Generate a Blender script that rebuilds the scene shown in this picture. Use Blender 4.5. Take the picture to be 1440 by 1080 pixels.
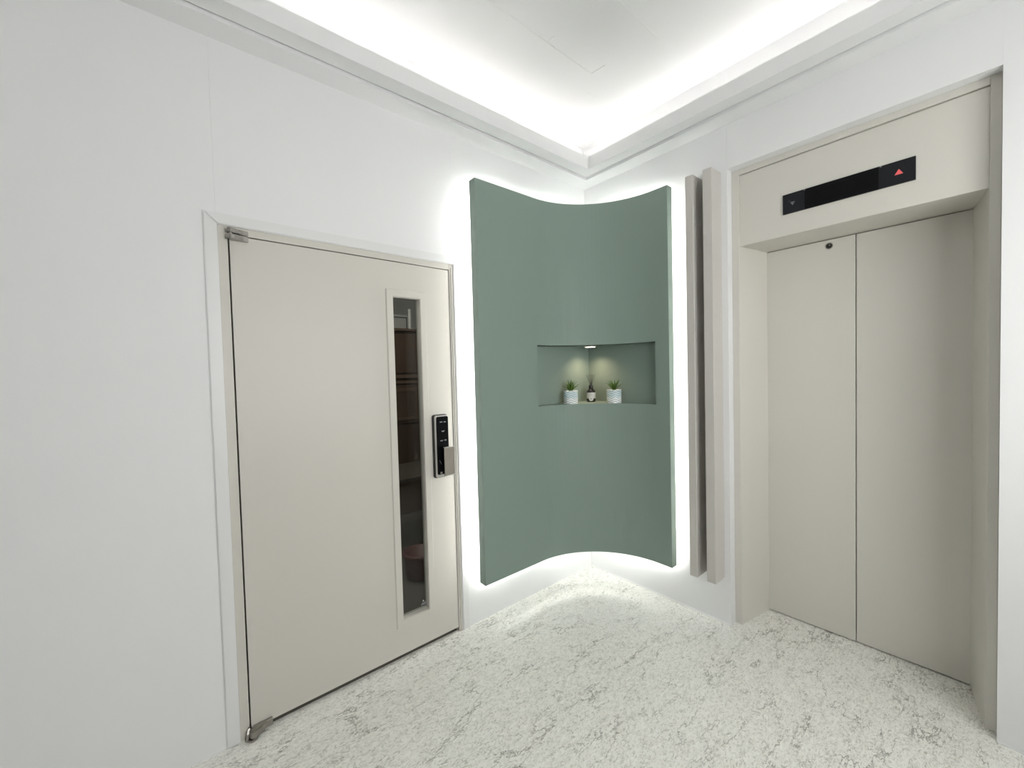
import bpy, bmesh, math, random
from mathutils import Vector, Matrix
random.seed(7)
for o in list(bpy.data.objects): bpy.data.objects.remove(o, do_unlink=True)
S = bpy.context.scene
COL = S.collection
PI = math.pi

# ------------------------------------------------------------------ camera
cam_d = bpy.data.cameras.new('camera'); cam = bpy.data.objects.new('camera', cam_d); COL.objects.link(cam)
yaw, pitch, roll, fpx = 0.8736922, -0.029337317, -0.025456333, 573.394
fw = Vector((math.cos(pitch)*math.cos(yaw), math.cos(pitch)*math.sin(yaw), math.sin(pitch)))
r0 = Vector((math.sin(yaw), -math.cos(yaw), 0)); u0 = r0.cross(fw)
rr = math.cos(roll)*r0 + math.sin(roll)*u0; uu = -math.sin(roll)*r0 + math.cos(roll)*u0
M = Matrix((rr, uu, -fw)).transposed().to_4x4(); M.translation = Vector((-2.3516451, -1.93827535, 1.45))
cam.matrix_world = M
cam_d.sensor_fit = 'HORIZONTAL'; cam_d.sensor_width = 36; cam_d.lens = fpx/1440*36
cam_d.clip_start = 0.02
S.camera = cam
# ------------------------------------------------------------------ world, exposure, light levels
w = bpy.data.worlds.new('world'); S.world = w; w.use_nodes = True
w.node_tree.nodes['Background'].inputs[0].default_value = (0.5, 0.5, 0.52, 1)
w.node_tree.nodes['Background'].inputs[1].default_value = 0.02
S.view_settings.view_transform = 'Standard'; S.view_settings.look = 'None'
S.view_settings.exposure = 0.0; S.view_settings.gamma = 1.0; S.view_settings.use_curve_mapping = False
LED_COLOR = (1.0, 0.985, 0.965)
COVE_STRENGTH = 19.0       # strip lights in the cove
HALO_STRENGTH = 90.0       # strip lights behind the green panel
NICHE_WATTS = 6.0          # downlight in the niche
WINDOW_STRENGTH = 6.4      # overcast daylight in the frosted window behind the viewpoint
STORE_FILL_WATTS = 38.0          # fill light added to brighten the room behind the glazed door

# ------------------------------------------------------------------ materials
def srgb(r, g, b):
    f = lambda c: (c/255/12.92 if c/255 <= .04045 else ((c/255+.055)/1.055)**2.4)
    return (f(r), f(g), f(b), 1)
def mat(name, col, rough=.5, metal=0., spec=.5, bump=0., bscale=300., vary=0., vscale=3., coat=0.):
    m = bpy.data.materials.new(name); m.use_nodes = True
    nt = m.node_tree; b = nt.nodes['Principled BSDF']
    b.inputs['Base Color'].default_value = col if len(col) == 4 else (*col, 1)
    b.inputs['Roughness'].default_value = rough; b.inputs['Metallic'].default_value = metal
    b.inputs['Specular IOR Level'].default_value = spec; b.inputs['Coat Weight'].default_value = coat
    tc = nt.nodes.new('ShaderNodeTexCoord')
    if bump:
        n = nt.nodes.new('ShaderNodeTexNoise'); n.inputs['Scale'].default_value = bscale; n.inputs['Detail'].default_value = 3
        bp = nt.nodes.new('ShaderNodeBump'); bp.inputs['Strength'].default_value = bump; bp.inputs['Distance'].default_value = .001
        nt.links.new(tc.outputs['Object'], n.inputs['Vector']); nt.links.new(n.outputs['Fac'], bp.inputs['Height'])
        nt.links.new(bp.outputs['Normal'], b.inputs['Normal'])
    if vary:
        n = nt.nodes.new('ShaderNodeTexNoise'); n.inputs['Scale'].default_value = vscale; n.inputs['Detail'].default_value = 4
        mx = nt.nodes.new('ShaderNodeMix'); mx.data_type = 'RGBA'
        c = b.inputs['Base Color'].default_value[:]
        mx.inputs[6].default_value = tuple(x*(1-vary) for x in c[:3])+(1,); mx.inputs[7].default_value = tuple(min(1, x*(1+vary)) for x in c[:3])+(1,)
        nt.links.new(tc.outputs['Object'], n.inputs['Vector']); nt.links.new(n.outputs['Fac'], mx.inputs[0])
        nt.links.new(mx.outputs[2], b.inputs['Base Color'])
    return m
def emit(name, col, strength):
    m = bpy.data.materials.new(name); m.use_nodes = True; b = m.node_tree.nodes['Principled BSDF']
    b.inputs['Base Color'].default_value = (*col, 1)
    b.inputs['Emission Color'].default_value = (*col, 1); b.inputs['Emission Strength'].default_value = strength
    return m
WALL = mat('wallpaper', (.80, .80, .80), .5, spec=.3, bump=.25, bscale=420, vary=.012, vscale=5)
CEIL = mat('ceiling_paper', (.73, .725, .72), .7, spec=.2, bump=.3, bscale=350)
TRIM = mat('trim_paint', (.80, .80, .80), .38, spec=.4)
CASING = mat('casing_paint', (.745, .745, .74), .36, spec=.45)
GREIGE = mat('greige_film', (.600, .575, .525), .42, spec=.4, bump=.06, bscale=500, vary=.012, vscale=2)
STEEL_PAINT = mat('elevator_film', (.64, .618, .565), .38, spec=.45, bump=.05, bscale=500, vary=.012, vscale=2)
FIN = mat('fin_film', (.57, .545, .51), .45, spec=.35, vary=.015, vscale=3)
GREEN = mat('sage_green_film', (.222, .286, .25), .55, spec=.3, bump=.06, bscale=450, vary=.015, vscale=2.5)
METAL = mat('brushed_steel', (.33, .315, .29), .3, metal=1., bump=.1, bscale=200)
SILVER = mat('silver_bezel', (.72, .70, .67), .28, metal=1.)
CHAMP = mat('champagne_metal', (.46, .42, .37), .38, metal=1., bump=.05, bscale=300)
BLACK = mat('black_plastic', (.012, .012, .012), .35)
GLOSSBLACK = mat('black_acrylic', (.004, .004, .005), .15, spec=.12)
BUTTON = mat('button_plate', (.009, .010, .013), .3, spec=.25)
ARROW_DIM = mat('unlit_arrow', (.13, .13, .14), .4)
ARROW_RED = emit('lit_red_arrow', (.55, .085, .085), .55)
ICON_GLINT = mat('icon_and_glint', (.28, .29, .30), .5)  # also colours the painted glint on the lock face
DARKGAP = mat('dark_gap_shade', (.02, .018, .016), .7)  # near-black colour standing in for the shade in door gaps
WHITEPRINT = mat('white_print', (.75, .75, .74), .6)
GLASSBLK = mat('dark_bottle_glass', (.010, .009, .009), .12, coat=.5)
REED = mat('dark_reed', (.035, .033, .030), .8)
LABEL = mat('paper_label', (.66, .65, .63), .7)
INKGREY = mat('label_ink', (.20, .20, .20), .7)
POTW = mat('white_glaze', (.90, .91, .90), .35)
POTB = mat('pale_blue_glaze', (.66, .78, .80), .35)
POTG = mat('groove_tone', (.36, .43, .47), .4)  # darker blue-grey given to the groove faces
SOIL = mat('potting_soil', (.02, .022, .014), .9, bump=1, bscale=120)
LEAF = mat('aloe_leaf', (.085, .165, .028), .45, vary=.45, vscale=60)
WOOD = mat('dark_walnut', (.085, .055, .038), .45, vary=.25, vscale=9)
WOOD2 = mat('dark_walnut_moulding', (.13, .09, .065), .4, vary=.2, vscale=9)
STOREWALL = mat('grey_storeroom_wall', (.42, .42, .41), .7, vary=.05)
STOREFLOOR = mat('dark_storeroom_floor', (.13, .12, .105), .5, vary=.15, vscale=6)
DARKTOP = mat('dark_worktop', (.10, .09, .075), .4)
REDPL = mat('red_plastic', (.13, .045, .042), .4)
COVE_LED = emit('cove_led', LED_COLOR, COVE_STRENGTH)
HALO_LED = emit('halo_led', LED_COLOR, HALO_STRENGTH)
HALO_LOW = emit('halo_led_bottom', LED_COLOR, HALO_STRENGTH*1.7)
DAYLIGHT = emit('frosted_daylight_pane', (.985, 1.0, .985), WINDOW_STRENGTH)
STONE = mat('dark_grey_cladding', (.20, .19, .18), .5, vary=.1)
LENS = emit('downlight_lens', (1.0, .93, .80), 3.0)

def pane_mat():
    m = bpy.data.materials.new('tinted_glass'); m.use_nodes = True; nt = m.node_tree
    for n in list(nt.nodes): nt.nodes.remove(n)
    out = nt.nodes.new('ShaderNodeOutputMaterial'); mx = nt.nodes.new('ShaderNodeMixShader')
    tr = nt.nodes.new('ShaderNodeBsdfTransparent'); gl = nt.nodes.new('ShaderNodeBsdfGlossy'); fr = nt.nodes.new('ShaderNodeFresnel')
    tr.inputs[0].default_value = (.80, .82, .80, 1); gl.inputs['Roughness'].default_value = .02; fr.inputs[0].default_value = 1.32
    nt.links.new(fr.outputs[0], mx.inputs[0]); nt.links.new(tr.outputs[0], mx.inputs[1]); nt.links.new(gl.outputs[0], mx.inputs[2])
    nt.links.new(mx.outputs[0], out.inputs[0]); return m
PANE = pane_mat()

def floor_mat():
    m = bpy.data.materials.new('marbled_vinyl'); m.use_nodes = True; nt = m.node_tree; L = nt.links
    b = nt.nodes['Principled BSDF']
    N = nt.nodes.new
    tc = N('ShaderNodeTexCoord')
    def noise(scale, detail, vec, rough=.6):
        n = N('ShaderNodeTexNoise'); n.inputs['Scale'].default_value = scale; n.inputs['Detail'].default_value = detail
        n.inputs['Roughness'].default_value = rough; L.new(vec, n.inputs['Vector']); return n
    def mapping(scale, rot=0, loc=(0, 0, 0)):
        mp = N('ShaderNodeMapping'); mp.inputs['Scale'].default_value = scale; mp.inputs['Rotation'].default_value = (0, 0, rot)
        mp.inputs['Location'].default_value = loc; L.new(tc.outputs['Object'], mp.inputs['Vector']); return mp.outputs[0]
    def ramp(fac, stops):
        r = N('ShaderNodeValToRGB'); e = r.color_ramp.elements
        e[0].position, e[0].color = stops[0][0], stops[0][1]; e[1].position, e[1].color = stops[-1][0], stops[-1][1]
        for p_, c_ in stops[1:-1]: x = e.new(p_); x.color = c_
        L.new(fac, r.inputs[0]); return r.outputs[0]
    def g(v): return (v, v, v, 1)
    def mixc(fac, a, c):
        x = N('ShaderNodeMix'); x.data_type = 'RGBA'
        for i, v in ((0, fac), (6, a), (7, c)):
            if isinstance(v, (tuple, float, int)): x.inputs[i].default_value = v
            else: L.new(v, x.inputs[i])
        return x.outputs[2]
    def mul(a, c):
        x = N('ShaderNodeMath'); x.operation = 'MULTIPLY'; 
        for i, v in enumerate((a, c)):
            if isinstance(v, float): x.inputs[i].default_value = v
            else: L.new(v, x.inputs[i])
        return x.outputs[0]
    def warped(scale, rot, amt, wscale, detail=4):
        mp = mapping(scale, rot); n = noise(wscale, detail, mp, .65)
        sub = N('ShaderNodeVectorMath'); sub.operation = 'SUBTRACT'; L.new(n.outputs['Color'], sub.inputs[0]); sub.inputs[1].default_value = (.5, .5, .5)
        sc = N('ShaderNodeVectorMath'); sc.operation = 'SCALE'; L.new(sub.outputs[0], sc.inputs[0]); sc.inputs['Scale'].default_value = amt
        ad = N('ShaderNodeVectorMath'); L.new(mp, ad.inputs[0]); L.new(sc.outputs[0], ad.inputs[1]); return ad.outputs[0]
    mA = mapping((1.0, 1.6, 1), .15)
    cloud = noise(5.5, 8, mA, .7)
    c0 = ramp(cloud.outputs['Fac'], [(.3, (.80, .79, .73, 1)), (.7, (.86, .85, .795, 1))])
    # soft mineral mottling, drawn out along the veins
    st = noise(58, 6, warped((.75, 1.6, 1), .2, .10, 12), .75)
    c1 = mixc(ramp(st.outputs['Fac'], [(.40, g(0)), (.60, g(.85))]), c0, (.93, .925, .885, 1))
    st2 = noise(88, 5, warped((.8, 1.5, 1), -.2, .08, 18), .7)
    c2 = mixc(ramp(st2.outputs['Fac'], [(.50, g(0)), (.66, g(.85))]), c1, (.44, .43, .375, 1))
    # long broken veins
    def vein(scale3, rot, vs, warp, ws, lo, hi, mscale, m0, m1):
        v = N('ShaderNodeTexVoronoi'); v.feature = 'DISTANCE_TO_EDGE'; v.inputs['Scale'].default_value = vs
        L.new(warped(scale3, rot, warp, ws, 6), v.inputs['Vector'])
        line = ramp(v.outputs['Distance'], [(lo, g(1)), (hi, g(0))])
        msk = ramp(noise(mscale, 3, mapping((1, 1, 1), 0, (3, 7, 0))).outputs['Fac'], [(m0, g(0)), (m1, g(1))])
        return mul(line, msk)
    v1 = vein((.55, 1.5, 1), .2, 3.2, .42, 6, .002, .016, 7, .42, .56)
    v2 = vein((.6, 1.5, 1), .35, 6.5, .34, 9, .002, .024, 11, .46, .60)
    v3 = vein((.8, 1.4, 1), .1, 13., .22, 16, .004, .045, 17, .50, .66)
    c3 = mixc(mul(v3, .55), c2, (.33, .325, .285, 1))
    c4 = mixc(mul(v2, .72), c3, (.22, .212, .175, 1))
    c5 = mixc(mul(v1, .85), c4, (.17, .162, .13, 1))
    # pale flecks
    f = noise(60, 2, warped((.8, 1.5, 1), .3, .1, 10))
    c6 = mixc(ramp(f.outputs['Fac'], [(.64, g(0)), (.74, g(.7))]), c5, (.95, .945, .91, 1))
    L.new(c6, b.inputs['Base Color'])
    b.inputs['Roughness'].default_value = .46; b.inputs['Specular IOR Level'].default_value = .45
    bp = N('ShaderNodeBump'); bp.inputs['Strength'].default_value = .12; bp.inputs['Distance'].default_value = .001
    L.new(st2.outputs['Fac'], bp.inputs['Height']); L.new(bp.outputs['Normal'], b.inputs['Normal'])
    return m
FLOOR = floor_mat()

# ------------------------------------------------------------------ mesh helpers
def wl(o):
    v = Vector((0, 0, 0))
    while o: v = v + o.location; o = o.parent
    return v
def link(name, bm, m, parent=None, smooth=False, loc=None):
    """one mesh object; bm is in world coordinates, origin goes to the parent's origin or loc"""
    base = wl(parent) if parent else Vector(loc or (0, 0, 0))
    bmesh.ops.translate(bm, verts=bm.verts, vec=-base)
    bmesh.ops.recalc_face_normals(bm, faces=bm.faces)
    me = bpy.data.meshes.new(name); bm.to_mesh(me); bm.free()
    for mm in (m if isinstance(m, (list, tuple)) else [m]): me.materials.append(mm)
    if smooth:
        for p in me.polygons: p.use_smooth = True
    o = bpy.data.objects.new(name, me); COL.objects.link(o)
    if parent: o.parent = parent
    else: o.location = base
    return o
def empty(name, loc):
    o = bpy.data.objects.new(name, None); COL.objects.link(o); o.location = loc; o.empty_display_size = .05; return o
def tag(o, label, cat, group=None):
    o['label'] = label; o['category'] = cat
    if group: o['group'] = group
    return o
def struct(o, label=None):
    o['kind'] = 'structure'
    if label: o['label'] = label
    return o
def box(bm, a, b, bev=0, seg=2):
    n0 = set(bm.verts)
    lo = [min(p, q) for p, q in zip(a, b)]; hi = [max(p, q) for p, q in zip(a, b)]
    r = bmesh.ops.create_cube(bm, size=1)
    for v in r['verts']:
        v.co = Vector([lo[i] + (v.co[i]+.5)*(hi[i]-lo[i]) for i in range(3)])
    if bev:
        ed = list({e for v in r['verts'] for e in v.link_edges})
        bmesh.ops.bevel(bm, geom=ed, offset=bev, segments=seg, affect='EDGES', profile=.6)
def B(*boxes, bev=0, seg=2):
    bm = bmesh.new()
    for a, b in boxes: box(bm, a, b, bev, seg)
    return bm
def prism(bm, pts, vec):
    """extrude a planar polygon (3-D points) along vec"""
    f = bm.faces.new([bm.verts.new(p) for p in pts])
    r = bmesh.ops.extrude_face_region(bm, geom=[f])
    bmesh.ops.translate(bm, verts=[e for e in r['geom'] if isinstance(e, bmesh.types.BMVert)], vec=vec)
def lathe(bm, prof, c, seg=32, cap=True, mi=None):
    rings = []
    for r, z in prof:
        rings.append([bm.verts.new((c[0]+r*math.cos(2*PI*k/seg), c[1]+r*math.sin(2*PI*k/seg), c[2]+z)) for k in range(seg)])
    for i in range(len(rings)-1):
        for k in range(seg):
            bm.faces.new((rings[i][k], rings[i][(k+1) % seg], rings[i+1][(k+1) % seg], rings[i+1][k]))
    if cap:
        bm.faces.new(rings[0][::-1]); bm.faces.new(rings[-1])
def tube(bm, a, b, r, seg=8):
    a, b = Vector(a), Vector(b); d = (b-a).normalized(); s = d.orthogonal().normalized(); t = d.cross(s)
    A = [bm.verts.new(a+r*(math.cos(2*PI*k/seg)*s+math.sin(2*PI*k/seg)*t)) for k in range(seg)]
    Bv = [bm.verts.new(b+r*(math.cos(2*PI*k/seg)*s+math.sin(2*PI*k/seg)*t)) for k in range(seg)]
    for k in range(seg): bm.faces.new((A[k], A[(k+1) % seg], Bv[(k+1) % seg], Bv[k]))
    bm.faces.new(A[::-1]); bm.faces.new(Bv)

# ------------------------------------------------------------------ room shell
X0, Y0, ZC, ZK = -4.0, -2.95, 3.05, 2.7524       # lobby: x X0..0, y Y0..0, ceiling, underside of cornice
T = .012                                          # finish board thickness
fl = struct(link('floor', B(((X0-.12, Y0-.12, -.06), (.40, .02, 0))), FLOOR), 'pale grey beige marbled vinyl floor with fine dark veins')

DXL, DXR, DZT = -2.191, -1.137, 2.048             # hole for the door frame in the left wall
EYA, EYB, EZT = -.987, -1.942, 2.517              # hole for the elevator in the right wall
wleft = struct(link('wall_left', B(((X0-.12, T, 0), (DXL, .14, ZC)), ((DXR, T, 0), (.14, .14, ZC)), ((DXL, T, DZT), (DXR, .14, ZC))), WALL), 'white papered wall with the glazed door in it')
for a, b in (((X0, 0, 0), (-3.15, T, ZC)), ((-3.15, 0, 0), (DXL-.004, T, ZC)), ((DXL-.004, 0, DZT), (DXR+.006, T, ZC)), ((DXR+.006, 0, 0), (0, T, ZC))):
    link('wall_panel', B(((a[0]+.0001, a[1], a[2]), (b[0]-.0001, b[1], b[2])), bev=.0003, seg=1), WALL, wleft)
wright = struct(link('wall_right', B(((T, Y0-.12, 0), (.14, EYB-.02, ZC)), ((T, EYA+.02, 0), (.14, T, ZC)), ((T, EYB-.02, EZT+.02), (.14, EYA+.02, ZC))), WALL), 'white papered wall with the elevator opening in it')
for a, b in (((0, EYA, 0), (T, 0, ZC)), ((0, EYB, EZT), (T, EYA, ZC)), ((0, Y0, 0), (T, EYB, ZC))):
    link('wall_panel', B(((a[0], a[1]+.0001, a[2]), (b[0], b[1]-.0001, b[2])), bev=.0003, seg=1), WALL, wright)
struct(link('wall_far_left', B(((X0-.12, Y0, 0), (X0, 0, ZC))), WALL))
WX0, WX1, WZ0, WZ1 = -2.15, -.45, .95, 2.30
struct(link('wall_back', B(((X0-.12, Y0-.12, 0), (WX0, Y0, ZC)), ((WX1, Y0-.12, 0), (.14, Y0, ZC)), ((WX0, Y0-.12, 0), (WX1, Y0, WZ0)), ((WX0, Y0-.12, WZ1), (WX1, Y0, ZC))), STONE))
win = struct(empty('window_1', ((WX0+WX1)/2, Y0-.06, WZ0)))
link('pane', B(((WX0, Y0-.07, WZ0), (WX1, Y0-.06, WZ1))), DAYLIGHT, win)
wm = (WX0+WX1)/2
link('window_frame', B(((WX0, Y0-.058, WZ0), (WX0+.04, Y0-.02, WZ1)), ((WX1-.04, Y0-.058, WZ0), (WX1, Y0-.02, WZ1)), ((WX0, Y0-.058, WZ0), (WX1, Y0-.02, WZ0+.04)), ((WX0, Y0-.058, WZ1-.04), (WX1, Y0-.02, WZ1)), ((wm-.02, Y0-.058, WZ0), (wm+.02, Y0-.02, WZ1))), TRIM, win)
ce = struct(link('ceiling', B(((X0-.12, Y0-.12, ZC), (.14, .14, ZC+.08))), CEIL), 'white papered ceiling lit from the cove')
def seam(a, b, wd=.0045, h=.0022):
    a, b = Vector((*a, ZC)), Vector((*b, ZC)); d = (b-a).normalized(); s = d.cross(Vector((0, 0, 1)))*wd
    bm = bmesh.new(); prism(bm, [a-s, a+s, a-Vector((0, 0, h))], b-a); link('seam', bm, CEIL, ce)
seam((-2.6, -.525), (-.545, -.515)); seam((-.545, -.52), (-.535, -.60)); seam((-.885, -.525), (-.88, -.565))
seam((-1.9, -.872), (-.46, -.868), .004, .0014); seam((-.46, -.40), (-.37, -.415), .004, .0014); seam((-1.6, -1.22), (-.5, -1.22), .004, .0014)

# cornice: two steps, a fascia and a light trough above it, mitred at the corners
PROF = [(0, ZK), (.110, ZK), (.110, ZK+.034), (.1165, ZK+.034), (.1165, ZK+.0155), (.197, ZK+.0155), (.197, ZK+.093), (.182, ZK+.093), (.182, ZK+.05), (0, ZK+.05)]
def corner(k, o): return [(X0+o, Y0+o), (0-o, Y0+o), (0-o, 0-o), (X0+o, 0-o)][k]
for name, k0, k1 in (('trim_back', 0, 1), ('trim_right', 1, 2), ('trim_left', 2, 3), ('trim_far_left', 3, 0)):
    bm = bmesh.new()
    A = [bm.verts.new((*corner(k0, o), z)) for o, z in PROF]; Bq = [bm.verts.new((*corner(k1, o), z)) for o, z in PROF]
    n = len(PROF)
    for i in range(n): bm.faces.new((A[i], A[(i+1) % n], Bq[(i+1) % n], Bq[i]))
    bm.faces.new(A[::-1]); bm.faces.new(Bq)
    tr = struct(link(name, bm, TRIM), {'trim_right': 'stepped white cornice over the elevator wall', 'trim_left': 'stepped white cornice over the door wall'}.get(name))
    p0, p1 = Vector((*corner(k0, .085), 0)), Vector((*corner(k1, .085), 0)); d = (p1-p0).normalized(); s = Vector((-d.y, d.x, 0))*.006
    bm = bmesh.new(); zz = Vector((0, 0, ZK+.052))
    prism(bm, [p0+d*.03-s+zz, p0+d*.03+s+zz, p1-d*.03+s+zz, p1-d*.03-s+zz], Vector((0, 0, .006)))
    link('light_strip', bm, COVE_LED, tr)
    if name == 'trim_right':                     # folded paper gusset in the inner corner of the fascia
        c = Vector((-.197, -.197, 0)); zb, zt = ZK+.0165, ZK+.0925
        bm = bmesh.new()
        v = [bm.verts.new(p) for p in (c+Vector((0, 0, zb)), c+Vector((-.024, 0, zt)), c+Vector((-.006, -.006, zt)), c+Vector((0, -.024, zt)), c+Vector((0, 0, zt)))]
        for f in ((0, 1, 2), (0, 2, 3), (1, 4, 3, 2), (0, 4, 1), (0, 3, 4)): bm.faces.new([v[k] for k in f])
        link('corner_gusset', bm, TRIM, tr)
# thin bead of sealant where the right wall meets the floor
struct(link('baseboard_right', B(((-.006, EYA+.002, 0), (0, -.008, .006)), ((-.006, Y0+.002, 0), (0, EYB-.002, .006)), bev=.002), TRIM), 'thin white sealant bead along the floor')

# ------------------------------------------------------------------ glazed steel door in the left wall
d1 = struct(empty('door_1', (-1.66, .02, 0)), 'greige steel door with a narrow tall window and digital lock')
LX0, LX1, LZ0, LZ1 = -2.153, -1.164, .028, 2.013
GX0, GX1, GZ0, GZ1 = -1.492, -1.342, .205, 1.841
link('frame', B(((DXL, -.001, 0), (LX0-.006, .12, DZT)), ((LX1+.003, -.001, 0), (DXR, .12, DZT)), ((LX0-.006, -.001, LZ1+.0045), (LX1+.003, .12, DZT)),
     ((LX1+.013, -.006, 0), (LX1+.017, 0, DZT-.02)), bev=.001, seg=1), GREIGE, d1)
link('rebate', B(((LX0-.006, .06, 0), (LX0+.02, .12, DZT-.03)), ((LX1-.02, .06, 0), (LX1+.003, .12, DZT-.03)), ((LX0, .06, LZ1-.02), (LX1, .12, LZ1+.0045))), DARKGAP, d1)
link('leaf', B(((LX0, 0, LZ0), (GX0, .045, LZ1)), ((GX1, 0, LZ0), (LX1, .045, LZ1)), ((GX0, 0, LZ0), (GX1, .045, GZ0)), ((GX0, 0, GZ1), (GX1, .045, LZ1))), GREIGE, d1)
def ring(x0, x1, z0, z1, wx, y0, y1, bev=.002):
    """mitred rectangular frame, ring width wx inside the outer rectangle"""
    bm = bmesh.new()
    out = [(x0, z0), (x1, z0), (x1, z1), (x0, z1)]; inn = [(x0+wx, z0+wx), (x1-wx, z0+wx), (x1-wx, z1-wx), (x0+wx, z1-wx)]
    ob = [bm.verts.new((x, y1, z)) for x, z in out]; ib = [bm.verts.new((x, y1, z)) for x, z in inn]
    e = .004
    of = [bm.verts.new((x+(e if i in (0, 3) else -e), y0, z+(e if i in (0, 1) else -e))) for i, (x, z) in enumerate(out)]
    inf = [bm.verts.new((x, y0, z)) for x, z in inn]
    for i in range(4):
        j = (i+1) % 4
        bm.faces.new((of[i], of[j], inf[j], inf[i])); bm.faces.new((ob[i], ob[j], of[j], of[i])); bm.faces.new((inf[i], inf[j], ib[j], ib[i])); bm.faces.new((ib[i], ib[j], ob[j], ob[i]))
    return bm
link('window_bead', ring(-1.526, -1.307, .169, 1.877, .0345, -.006, .0, .002), GREIGE, d1)
link('window_reveal', ring(GX0-.001, GX1+.001, GZ0-.001, GZ1+.001, .002, -.004, .043), GREIGE, d1)
gp = link('glass_pane', B(((GX0, .026, GZ0), (GX1, .031, GZ1))), PANE, d1)
# small printed mark in the corner of the glass
bm = bmesh.new()
def flat(bm, pts, y): bm.faces.new([bm.verts.new((x, y, z)) for x, z in pts])
mx, mz, my = -1.362, .222, .0252
flat(bm, [(mx+.0045*math.cos(a), mz+.021+.0045*math.sin(a)) for a in [2*PI*k/12 for k in range(12)]], my)
link('printed_dot', bm, WHITEPRINT, d1)
bm = bmesh.new()
flat(bm, [(mx-.014, mz), (mx-.013, mz+.007), (mx-.005, mz+.014), (mx+.001, mz+.009), (mx+.008, mz+.015), (mx+.014, mz+.012), (mx+.013, mz), ], my)
link('printed_mark', bm, ICON_GLINT, d1)
# mitred casing
CX0, CX1, CZ = -2.236, -1.093, 2.092
def prism_xz(pts, y0, y1, bev=.002):
    bm = bmesh.new(); prism(bm, [Vector((x, y1, z)) for x, z in pts], Vector((0, y0-y1, 0)))
    bmesh.ops.bevel(bm, geom=[e for e in bm.edges if all(abs(v.co.y-y0) < 1e-6 for v in e.verts)], offset=bev, segments=2, affect='EDGES'); return bm
link('casing', prism_xz([(CX0, 0), (DXL, 0), (DXL, DZT), (CX0, CZ)], -.008, 0, .0035), CASING, d1)
link('casing', prism_xz([(DXR, 0), (CX1, 0), (CX1, CZ), (DXR, DZT)], -.008, 0, .0035), CASING, d1)
link('casing', prism_xz([(CX0+.0008, CZ), (DXL+.0008, DZT), (DXR-.0008, DZT), (CX1-.0008, CZ)], -.008, 0, .0035), CASING, d1)
# pivot hinges: rounded knuckle that swings out to a flat arm
def hinge_plan(x0, r, L, out):
    """outline in plan: knuckle centre at (x0, -out), arm running +x back to the door face"""
    pts = []
    for k in range(13):
        a = PI*.5 + PI*k/12*1.15
        pts.append((x0+r*math.cos(a), -out+r*math.sin(a)))
    pts += [(x0+r*.9, -out-r*.55), (x0+L*.42, -out*.85-.006), (x0+L*.6, -.017), (x0+L*.72, -.0135), (x0+L, -.0125), (x0+L, 0), (x0, 0)]
    return pts
def hinge_part(name, x0, r, L, out, z0, z1, parent):
    bm = bmesh.new(); prism(bm, [Vector((x, y, z0)) for x, y in hinge_plan(x0, r, L, out)], Vector((0, 0, z1-z0)))
    bmesh.ops.bevel(bm, geom=[e for e in bm.edges if abs(e.verts[0].co.z-e.verts[1].co.z) < 1e-6], offset=.0022, segments=2, affect='EDGES')
    return link(name, bm, METAL, parent)
h = hinge_part('pivot_hinge', -2.151, .013, .060, .021, 1.994, 2.0135, d1)
hinge_part('hinge_plate', -2.151, .013, .060, .021, 2.0185, 2.036, h)
bm = bmesh.new(); tube(bm, (-2.151, -.021, 1.992), (-2.151, -.021, 2.02), .006, 12); link('pivot_pin', bm, METAL, h)
h = hinge_part('pivot_hinge', -2.147, .016, .068, .026, .014, .043, d1)
hinge_part('hinge_plate', -2.153, .018, .045, .024, .001, .0115, h)
bm = bmesh.new()
prism(bm, [Vector((-2.176, -.002, .002)), Vector((-2.176, -.022, .002)), Vector((-2.172, -.022, .030)), Vector((-2.166, -.012, .044)), Vector((-2.163, -.002, .046))], Vector((.008, 0, 0)))
link('hinge_cheek', bm, METAL, h)

# digital lock
KX0, KX1, KZ0, KZ1 = -1.293, -1.205, .893, 1.232
def rrect(x0, x1, z0, z1, r, n=6, top=0):
    pts = []
    for cx, cz, a0 in ((x1-r, z1-r, 0), (x0+r, z1-r, PI/2), (x0+r, z0+r, PI), (x1-r, z0+r, 1.5*PI)):
        for k in range(n+1):
            a = a0+PI/2*k/n; pts.append((cx+r*math.cos(a), cz+r*math.sin(a)))
    return pts
lock = link('digital_lock', prism_xz(rrect(KX0, KX1, KZ0, KZ1, .014), -.016, 0, .003), BLACK, d1)
link('bezel', prism_xz(rrect(KX0+.004, KX1-.003, KZ0+.004, KZ1-.004, .012), -.026, -.016, .003), SILVER, lock)
link('keypad_face', prism_xz(rrect(KX0+.0115, KX1-.004, KZ0+.019, KZ1-.010, .009), -.0285, -.026, .0015), GLOSSBLACK, lock)
def icon_or_glint(pts):
    bm = bmesh.new(); prism(bm, [Vector((x, -.0284, z)) for x, z in pts], Vector((0, -.0006, 0))); return link('icon_or_glint', bm, ICON_GLINT, lock)
def dash(x, z, w_, h_=.0022): icon_or_glint([(x-w_, z-h_), (x+w_, z-h_), (x+w_, z+h_), (x-w_, z+h_)])
kx = (KX0+KX1)/2+.006
dash(kx-.010, 1.193, .008); dash(kx+.012, 1.192, .006)
icon_or_glint([(kx-.010, 1.146), (kx-.006, 1.141), (kx, 1.139), (kx+.006, 1.141), (kx+.010, 1.146), (kx+.006, 1.146), (kx, 1.1445), (kx-.006, 1.146)])
dash(kx-.010, 1.093, .008); dash(kx+.013, 1.094, .006)
icon_or_glint([(-1.270, .990), (-1.2685, .990), (-1.256, .966), (-1.2575, .966)])  # slanted sliver painted as a reflection glint on the keypad
bm = bmesh.new(); tube(bm, (-1.260, -.030, .921), (-1.260, -.024, .921), .0065, 16); link('key_cap', bm, SILVER, lock)
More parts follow.
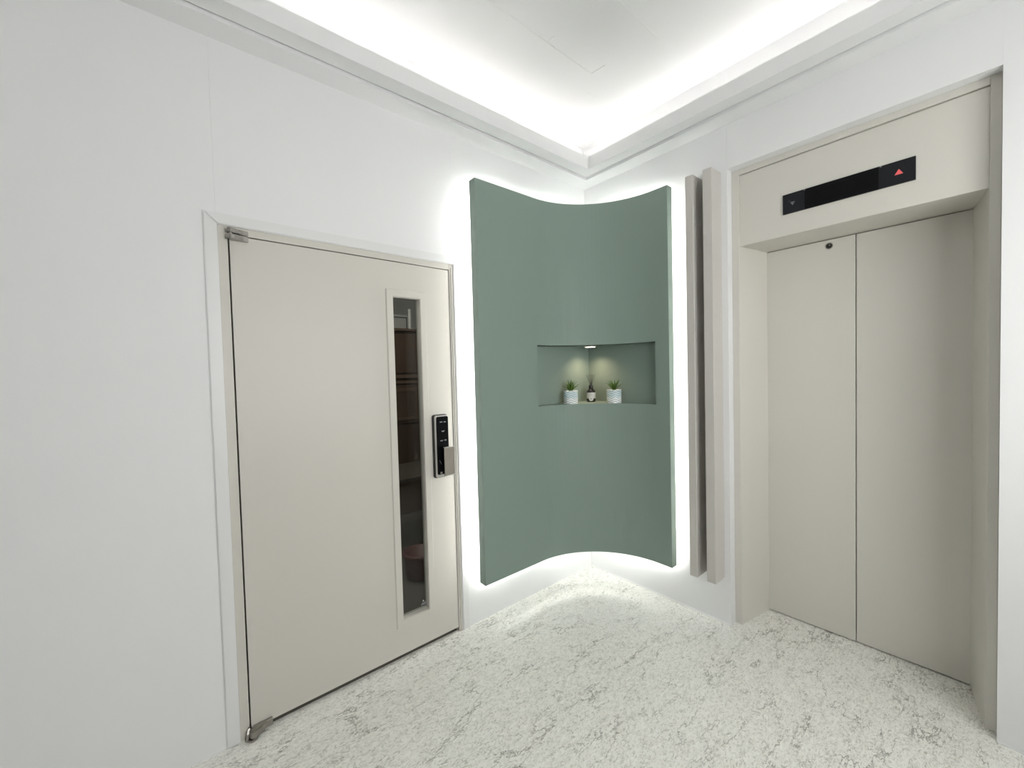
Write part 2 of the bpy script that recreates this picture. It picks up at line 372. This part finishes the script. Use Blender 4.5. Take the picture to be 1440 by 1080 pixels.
hd = link('lever_handle', B(((-1.257, -.062, .912), (-1.197, -.056, 1.058)), bev=.002), CHAMP, lock)
link('handle_neck', B(((-1.222, -.057, .955), (-1.204, -.026, 1.015)), bev=.003), BLACK, lock)
link('handle_rim', B(((-1.198, -.064, .910), (-1.195, -.050, 1.060)), ((-1.258, -.064, 1.058), (-1.195, -.050, 1.061)), ((-1.258, -.064, .909), (-1.195, -.050, .912)), bev=.0008, seg=1), SILVER, lock)

# ------------------------------------------------------------------ elevator in the right wall
d2 = struct(empty('door_2', (.325, -1.467, 0)), 'greige elevator doors in a splayed greige surround')
XF, XD = .055, .325
# white reveals of the wall opening
struct(link('trim_elevator_reveal', B(((T, EYA, 0), (.12, EYA+.02, EZT+.02)), ((T, EYB-.02, 0), (.12, EYB, EZT+.02)), ((T, EYB, EZT), (.12, EYA, EZT+.02))), WALL), 'white returns of the elevator opening')
JA, JB, ZH, ZT = -1.024, -1.912, 2.105, 2.487
link('surround', B(((XF, EYA, 0), (XF+.02, JA, EZT)), ((XF, JB, 0), (XF+.02, EYB, EZT)), ((XF, JA, ZT), (XF+.02, JB, EZT)), bev=.0015, seg=1), STEEL_PAINT, d2)
link('transom', B(((XF+.009, JA, ZH), (XF+.04, JB, ZT-.003)), bev=.001, seg=1), STEEL_PAINT, d2)
def splay(ya, yb):
    bm = bmesh.new(); s = .03 if ya > -1.4 else -.03
    prism(bm, [Vector((XF+.006, ya, 0)), Vector((XD+.02, yb, 0)), Vector((XD+.02, ya+s, 0)), Vector((XF+.006, ya+s, 0))], Vector((0, 0, ZH+.001))); return bm
link('jamb', splay(JA, -1.0755), STEEL_PAINT, d2); link('jamb', splay(JB, -1.8625), STEEL_PAINT, d2)
link('head_soffit', B(((XF+.0095, JA+.02, ZH-.0004), (XD+.06, JB-.02, ZH+.02))), STEEL_PAINT, d2)
dl = link('door_panel', B(((XD, -1.065, .006), (XD+.03, -1.4700, ZH-.004)), bev=.0012, seg=1), STEEL_PAINT, d2)
link('door_panel', B(((XD+.002, -1.4735, .006), (XD+.032, -1.875, ZH-.004)), bev=.0012, seg=1), STEEL_PAINT, d2)
link('seam_blocker', B(((XD+.033, -1.06, 0), (XD+.045, -1.88, ZH+.01))), DARKGAP, d2)  # dark sheet added behind the doors to block leaks and darken the seam
bm = bmesh.new()
tube(bm, (XD-.0022, -1.363, 2.069), (XD+.001, -1.363, 2.069), .0165, 24); kr = link('keyhole_ring', bm, METAL, dl)
bm = bmesh.new()
tube(bm, (XD-.003, -1.363, 2.069), (XD, -1.363, 2.069), .0125, 24); link('keyhole', bm, BLACK, dl)
bm = bmesh.new(); tube(bm, (XD-.0036, -1.3655, 2.072), (XD-.002, -1.3655, 2.072), .004, 10); link('keyhole_pin', bm, METAL, dl)

# floor indicator over the elevator doors
XI = XF+.009
ei = tag(empty('elevator_indicator', (XI, -1.471, 2.209)), 'long black floor indicator strip with arrows above the elevator doors', 'indicator')
IY0, IY1, IZ0, IZ1 = -1.231, -1.712, 2.209, 2.307
link('back_plate', B(((XI-.006, IY0, IZ0), (XI, IY1, IZ1)), bev=.001, seg=1), BLACK, ei)
a, b = -1.324, -1.596
link('display_window', B(((XI-.0075, a, IZ0+.001), (XI-.006, b, IZ1-.001))), GLOSSBLACK, ei)
bl = link('button_plate', B(((XI-.0070, IY0-.002, IZ0+.002), (XI-.006, a+.001, IZ1-.002))), BUTTON, ei)
br = link('button_plate', B(((XI-.0070, b-.001, IZ0+.002), (XI-.006, IY1+.002, IZ1-.002))), BUTTON, ei)
def arrow(y, z, s, up, m, par):
    bm = bmesh.new(); k = 1 if up else -1
    prism(bm, [Vector((XI-.0069, y-s, z-k*s*.62)), Vector((XI-.0069, y+s, z-k*s*.62)), Vector((XI-.0069, y, z+k*s*1.0))], Vector((-.0010, 0, 0)))
    return link('arrow', bm, m, par)
arrow(-1.2735, 2.256, .0105, False, ARROW_DIM, bl)['label'] = 'unlit grey arrow pointing down'
arrow(-1.6605, 2.2575, .0138, True, ARROW_RED, br)['label'] = 'lit red arrow pointing up'
link('clip', B(((XI-.0085, -1.3215, IZ1-.006), (XI-.007, -1.3265, IZ1-.0005))), ICON_GLINT, ei)
link('clip', B(((XI-.0085, -1.600, IZ1-.0055), (XI-.007, -1.606, IZ1-.002))), ICON_GLINT, ei)

# ------------------------------------------------------------------ curved green corner panel
PZ0, PZ1, F, BK, R = .264, 2.506, .114, .060, .50
PXL, PYR = -1.051, -.702
gpn = tag(empty('corner_panel', (-.30, -.30, PZ0)), 'tall curved sage green panel floating across the corner with a lit niche', 'wall panel')
C0 = Vector((-F-R, -F-R))
TH = F-BK
def arcpts(rad, a0, a1, n): return [Vector((C0.x+rad*math.cos(a0+(a1-a0)*k/n), C0.y+rad*math.sin(a0+(a1-a0)*k/n))) for k in range(n+1)]
NZ0, NZ1 = 1.233, 1.611
NA = 28
front = [Vector((PXL, -F))] + arcpts(R, PI/2, 0, NA) + [Vector((-F, PYR))]
back = [Vector((PXL, -BK))] + arcpts(R+TH, PI/2, 0, NA) + [Vector((-BK, PYR))]
def slab(z0, z1, i0, i1):
    fr, bk = front[i0:i1+1], back[i0:i1+1]
    bm = bmesh.new(); prism(bm, [Vector((p.x, p.y, z0)) for p in fr+bk[::-1]], Vector((0, 0, z1-z0))); return bm
def shell():
    """one continuous skin: grid of columns x 3 bands with the niche band left open"""
    bm = bmesh.new(); zs = [PZ0, NZ0-.0012, NZ1, PZ1]
    Fv = [[bm.verts.new((p.x, p.y, z)) for z in zs] for p in front]; Bv = [[bm.verts.new((p.x, p.y, z)) for z in zs] for p in back]
    n = len(front)
    for i in range(n-1):
        for k in range(3):
            if k == 1 and 1 <= i < n-2: continue
            bm.faces.new((Fv[i][k], Fv[i+1][k], Fv[i+1][k+1], Fv[i][k+1])); bm.faces.new((Bv[i][k], Bv[i][k+1], Bv[i+1][k+1], Bv[i+1][k]))
        for V, W in ((0, 3),): 
            bm.faces.new((Fv[i][V], Bv[i][V], Bv[i+1][V], Fv[i+1][V])); bm.faces.new((Fv[i][W], Fv[i+1][W], Bv[i+1][W], Bv[i][W]))
        if 1 <= i < n-2:
            for k in (1, 2): bm.faces.new((Fv[i][k], Fv[i+1][k], Bv[i+1][k], Bv[i][k]))
    for k in range(3):
        bm.faces.new((Fv[0][k], Fv[0][k+1], Bv[0][k+1], Bv[0][k])); bm.faces.new((Fv[-1][k], Bv[-1][k], Bv[-1][k+1], Fv[-1][k+1]))
    for j in (1, n-2): bm.faces.new((Fv[j][1], Bv[j][1], Bv[j][2], Fv[j][2]))
    return bm
link('panel_face', shell(), GREEN, gpn)
# niche: two back boards meeting in the corner, a shelf and a top board, behind the curved opening
NB = .062
na = C0.x                                       # the niche runs from tangent to tangent
def hplate(z0, z1):
    arc = arcpts(R+.0005, PI/2, 0, NA)
    bm = bmesh.new(); prism(bm, [Vector((p.x, p.y, z0)) for p in arc+[Vector((-NB, C0.y)), Vector((-NB, -NB)), Vector((C0.x, -NB))]], Vector((0, 0, z1-z0))); return bm
link('niche_shelf', hplate(NZ0-.012, NZ0), GREEN, gpn)
link('niche_top', hplate(NZ1, NZ1+.012), GREEN, gpn)
link('niche_back', B(((C0.x-.012, -NB, NZ0-.012), (-NB+.012, -NB+.012, NZ1+.012))), GREEN, gpn)
link('niche_back', B(((-NB, C0.y-.012, NZ0-.012), (-NB+.012, -NB, NZ1+.012))), GREEN, gpn)
# light strips along the rear edges of the panel
INS = .055
def strip(pts, z):
    for p, q in zip(pts[:-1], pts[1:]): pass
    bm = bmesh.new(); o1 = [Vector((p.x, p.y, z)) for p in pts]
    A = [[bm.verts.new(p+Vector((0, 0, dz))) for dz in (-.005, .005)] for p in o1]
    for i in range(len(A)-1): bm.faces.new((A[i][0], A[i+1][0], A[i+1][1], A[i][1]))
    bmesh.ops.solidify(bm, geom=bm.faces[:], thickness=.004); return bm
sb = [Vector((PXL+INS, -BK+.006))] + arcpts(R+TH+.006, PI/2, 0, NA) + [Vector((-BK+.006, PYR+INS))]
link('light_strip', strip(sb, PZ1-.03), HALO_LED, gpn); link('light_strip', strip(sb, PZ0+.016), HALO_LOW, gpn)
link('light_strip', B(((PXL+INS-.005, -BK+.002, PZ0+INS), (PXL+INS+.005, -BK+.008, PZ1-INS))), HALO_LED, gpn)
link('light_strip', B(((-BK+.002, PYR+INS-.005, PZ0+INS), (-BK+.008, PYR+INS+.005, PZ1-INS))), HALO_LED, gpn)
# stand-off battens that carry the panel
link('batten', B(((-.90, -BK, .7), (-.86, 0, 2.1))), TRIM, gpn); link('batten', B(((-BK, -.60, .7), (0, -.56, 2.1))), TRIM, gpn)

# niche downlight
LP = Vector((-.178, -.172, NZ1))
nd = tag(empty('niche_downlight', LP), 'small round recessed downlight in the top of the green niche', 'light')
bm = bmesh.new(); lathe(bm, [(.030, -.0075), (.037, -.006), (.041, 0), (.041, .0)], LP, 32, False)
bmesh.ops.holes_fill(bm, edges=bm.edges[:], sides=64); link('trim_ring', bm, SILVER, nd, True)
bm = bmesh.new(); lathe(bm, [(.034, -.0085), (.034, -.007)], LP, 32); link('lens', bm, LENS, nd)
ld = bpy.data.lights.new('niche_spot', 'SPOT'); ld.energy = NICHE_WATTS; ld.color = (1, .75, .50); ld.spot_size = math.radians(140); ld.spot_blend = 1; ld.shadow_soft_size = .025
lo = bpy.data.objects.new('niche_spot', ld); COL.objects.link(lo); lo.parent = nd; lo.location = (0, 0, -.012)

# ------------------------------------------------------------------ two upright fins
FX = .117
for name, ya, yb, lab in (('wall_fin', -.8115, -.8545, 'tall greige upright fin on the white wall next to the green panel'), ('wall_fin', -.9085, -.956, 'tall greige upright fin on the white wall next to the elevator opening')):
    tag(link(name, B(((-FX, yb, .264), (0, ya, 2.508)), bev=.0012, seg=1), FIN, None, loc=(0, (ya+yb)/2, .264)), lab, 'wall fin', 'upright fins beside the elevator')

# ------------------------------------------------------------------ plants and diffuser in the niche
def pot_mesh(c, r, h):
    bm = bmesh.new(); seg, rows = 72, 44
    rings = []
    for i in range(rows+1):
        z = h*i/rows; ring_ = []
        for k in range(seg):
            a = 2*PI*k/seg
            ph = z/h*6.0 + .34*math.sin(6*a)                # wavy horizontal ribs
            rr_ = r*(.965+.035*min(1, i/rows*2.5)) - .0028*(.5-.5*math.cos(2*PI*ph))*(0 if i in (0, rows) else 1)
            ring_.append(bm.verts.new((c[0]+rr_*math.cos(a), c[1]+rr_*math.sin(a), c[2]+z)))
        rings.append(ring_)
    for i in range(rows):
        for k in range(seg):
            f = bm.faces.new((rings[i][k], rings[i][(k+1) % seg], rings[i+1][(k+1) % seg], rings[i+1][k])); ph = (i+.5)/rows*6.0+.34*math.sin(6*2*PI*(k+.5)/seg); f.material_index = 0 if i in (0, rows-1, rows-2) else (2 if .5-.5*math.cos(2*PI*ph) > .80 else (1 if i >= 20 else 0))
    bm.faces.new(rings[0][::-1])
    inn = [[bm.verts.new((c[0]+(r-.005)*math.cos(2*PI*k/seg), c[1]+(r-.005)*math.sin(2*PI*k/seg), c[2]+z)) for k in range(seg)] for z in (h, h-.012)]
    for A, Bq in ((rings[-1], inn[0]), (inn[0], inn[1])):
        for k in range(seg): bm.faces.new((A[k], A[(k+1) % seg], Bq[(k+1) % seg], Bq[k]))
    bm.faces.new(inn[1]); return bm
def leaf_mesh(c, az, lean, L, wd):
    """fleshy pointed leaf that curves outward from the rosette"""
    bm = bmesh.new(); n = 7; d = Vector((math.cos(az), math.sin(az), 0)); s = Vector((-math.sin(az), math.cos(az), 0)); p = Vector(c)+d*.004
    prev = None; ang = lean*.55
    for i in range(n+1):
        t = i/n; hw = wd*(1-t)**.75*(.75+.6*t if t < .4 else 1) + .0003; th = hw*.5
        nrm = Vector((0, 0, 1))*math.sin(ang)-d*math.cos(ang)
        cur = [bm.verts.new(p-s*hw), bm.verts.new(p-nrm*th), bm.verts.new(p+s*hw), bm.verts.new(p+nrm*th*.3)]
        if prev:
            for k in range(4): bm.faces.new((prev[k], prev[(k+1) % 4], cur[(k+1) % 4], cur[k]))
        else: bm.faces.new(cur[::-1])
        prev = cur; ang = lean*(.55+.6*t)
        p = p+(d*math.sin(ang)+Vector((0, 0, 1))*math.cos(ang))*L/n
    bm.faces.new(prev); return bm
def plant(x, y, label, seed, tall):
    rnd = random.Random(seed); z = NZ0; r, h = .0475, .086
    p = tag(empty('potted_succulent', (x, y, z)), label, 'potted plant', 'potted succulents in the niche')
    link('pot', pot_mesh((x, y, z), r, h), [POTW, POTB, POTG], p, True)
    bm = bmesh.new(); lathe(bm, [(r-.0055, h-.0115), (r-.012, h-.006), (.004, h-.003)], (x, y, z), 24); link('soil', bm, SOIL, p, True)
    for i in range(8):
        az = 2*PI*(i+rnd.random()*.5)/8
        link('leaf', leaf_mesh((x, y, z+h-.006), az, 1.0+.2*rnd.random(), (.076+.014*rnd.random())*(.78 if max(math.sin(az), math.cos(az)) > .6 else 1), .0105), LEAF, p, True)
    for i in range(7):
        az = 2*PI*(i+rnd.random()*.5)/7+.4
        link('leaf', leaf_mesh((x, y, z+h-.006), az, .50+.25*rnd.random(), .078+.012*rnd.random(), .0095), LEAF, p, True)
    for i in range(3):
        link('leaf', leaf_mesh((x, y, z+h-.006), rnd.random()*6.28, .12+.12*rnd.random(), tall*(1-.15*i), .0055), LEAF, p, True)
plant(-.342, -.135, 'small spiky succulent in a white and pale blue wavy pot left of the diffuser bottle', 3, .085)
plant(-.137, -.328, 'small spiky succulent in a white and pale blue wavy pot right of the diffuser bottle', 11, .070)

BX, BY = -.152, -.150
rd = tag(empty('reed_diffuser', (BX, BY, NZ0)), 'black reed diffuser bottle with a pale label between the two pots', 'diffuser')
bm = bmesh.new()
lathe(bm, [(.027, 0), (.030, .003), (.0305, .010), (.0305, .066), (.029, .073), (.020, .085), (.0135, .091), (.0130, .093)], (BX, BY, NZ0), 40); link('bottle', bm, GLASSBLK, rd, True)
bm = bmesh.new(); lathe(bm, [(.0148, .091), (.0152, .093), (.0152, .113), (.0145, .1145), (.006, .1145)], (BX, BY, NZ0), 32); link('collar', bm, BLACK, rd, True)
cd = math.atan2(-1.938-BY, -2.352-BX)            # label faces the room
def wrap(a, z, r=.0308): return Vector((BX+r*math.cos(cd+a), BY+r*math.sin(cd+a), NZ0+z))
bm = bmesh.new(); n = 20; rows = []
for i in range(n+1):
    a = -1.45+2.9*i/n; zb = .024 - (.0165*math.sqrt(max(0, 1-(a/.55)**2)) if abs(a) < .55 else 0)
    rows.append([bm.verts.new(wrap(a, zb)), bm.verts.new(wrap(a, .064))])
for i in range(n): bm.faces.new((rows[i][0], rows[i+1][0], rows[i+1][1], rows[i][1]))
lb = link('paper_label', bm, LABEL, rd, True)
def lab_bar(a0, a1, z0, z1):
    bm = bmesh.new(); q = [[bm.verts.new(wrap(a0+(a1-a0)*i/6, z, .0311)) for z in (z0, z1)] for i in range(7)]
    for i in range(6): bm.faces.new((q[i][0], q[i+1][0], q[i+1][1], q[i][1]))
    link('printed_line', bm, INKGREY, lb)
lab_bar(-.45, .45, .0535, .0545); lab_bar(-.35, .35, .0455, .0465); lab_bar(-.17, .17, .0195, .0245)
bm = bmesh.new(); bm.faces.new([bm.verts.new(wrap(-.12+.10*math.cos(t), .083+.003*math.sin(t), .0235)) for t in [2*PI*k/10 for k in range(10)]]); link('printed_dot', bm, LABEL, rd)
for i, (az, ln) in enumerate(((cd+PI/2+.1, .32), (cd+PI/2-.6, .22), (cd-PI/2, .31), (cd-PI/2+.5, .14), (cd+PI, .10), (cd+PI/2+.5, .12))):
    d_ = Vector((math.cos(az)*math.sin(ln), math.sin(az)*math.sin(ln), math.cos(ln)))
    bm = bmesh.new(); tube(bm, Vector((BX, BY, NZ0+.100))+.002*d_, Vector((BX, BY, NZ0+.100))+.088*d_, .0014, 8); link('reed', bm, REED, rd)

# ------------------------------------------------------------------ dim room seen through the glazed door
struct(link('floor', B(((-2.6, .02, -.06), (1.8, 3.2, -.001))), STOREFLOOR))
struct(link('wall_store_back', B(((-2.6, 3.0, 0), (1.8, 3.1, 2.7))), STOREWALL))
struct(link('wall_store_left', B(((-2.7, .14, 0), (-2.6, 3.1, 2.7))), STOREWALL)); struct(link('wall_store_right', B(((1.7, .14, 0), (1.8, 3.1, 2.7))), STOREWALL))
struct(link('ceiling', B(((-2.7, .14, 2.7), (1.8, 3.1, 2.76))), STOREWALL))
CY = 2.0
cb = tag(empty('wooden_cabinet', (-.3, 2.3, 0)), 'dark wooden cabinet seen dimly through the door window', 'cabinet')
link('carcass', B(((-.95, CY+.02, .0), (.30, 2.55, 1.90)), bev=.004), WOOD, cb)
link('cornice', B(((-.98, CY-.03, 1.90), (.33, 2.58, 1.925)), bev=.006), WOOD2, cb)
link('middle_rail', B(((-.96, CY-.005, 1.415), (.31, CY+.02, 1.45)), bev=.004), WOOD2, cb)
link('lower_rail', B(((-.96, CY-.002, 1.36), (.31, CY+.02, 1.385)), bev=.004), WOOD2, cb)
for x0, x1, z0, z1 in ((-.86, -.33, 1.47, 1.87), (-.31, .20, 1.47, 1.87), (-.86, -.33, .95, 1.34), (-.31, .20, .95, 1.34)):
    dr = link('door', B(((x0, CY, z0), (x1, CY+.02, z1)), bev=.003), WOOD, cb)
    if z0 < 1: link('moulding', ring(x0+.03, x1-.03, z0+.03, z1-.03, .03, CY-.012, CY+.001), WOOD2, dr)
# picture board and a pale bundle on top of the cabinet
pb = tag(empty('framed_board', (-.42, 2.2, 1.925)), 'grey board with a dark outline standing on the cabinet top', 'picture')
link('board', B(((-.62, 2.21, 1.925), (-.33, 2.225, 2.10))), STOREWALL, pb)
link('outline', ring(-.60, -.35, 1.935, 2.075, .008, 2.203, 2.211), BLACK, pb)
rp = tag(empty('pale_bundle', (-.36, 2.12, 1.925)), 'pale twisted bundle standing upright on the cabinet top', 'bundle')
bm = bmesh.new(); lathe(bm, [(.012+.006*abs(math.sin(k*1.3)), .016*k) for k in range(15)], (-.36, 2.12, 1.925), 12); link('wrap', bm, LABEL, rp, True)
tb = tag(empty('work_table', (-.75, 1.35, 0)), 'dark low table seen dimly through the door window', 'table')
link('tabletop', B(((-1.3, 1.05, .60), (-.35, 1.6, .63)), bev=.004), DARKTOP, tb)
for x in (-1.25, -.40):
    for y in (1.10, 1.55): link('leg', B(((x-.02, y-.02, 0), (x+.02, y+.02, .60))), BLACK, tb)
rc = tag(empty('red_tub', (-1.02, .74, 0)), 'dull red plastic tub on the floor behind the door window', 'tub')
bm = bmesh.new(); lathe(bm, [(.10, 0), (.115, .16), (.125, .165), (.122, .18), (.105, .18), (.09, .02)], (-1.02, .74, 0), 32); link('tub', bm, REDPL, rc, True)
ld = bpy.data.lights.new('store_fill', 'POINT'); ld.energy = STORE_FILL_WATTS; ld.color = (1, .95, .88); ld.shadow_soft_size = .15  # added fill light without a fixture, lifts the view through the glass
lo = bpy.data.objects.new('store_fill', ld); COL.objects.link(lo); lo.location = (-1.5, 1.0, 2.5)
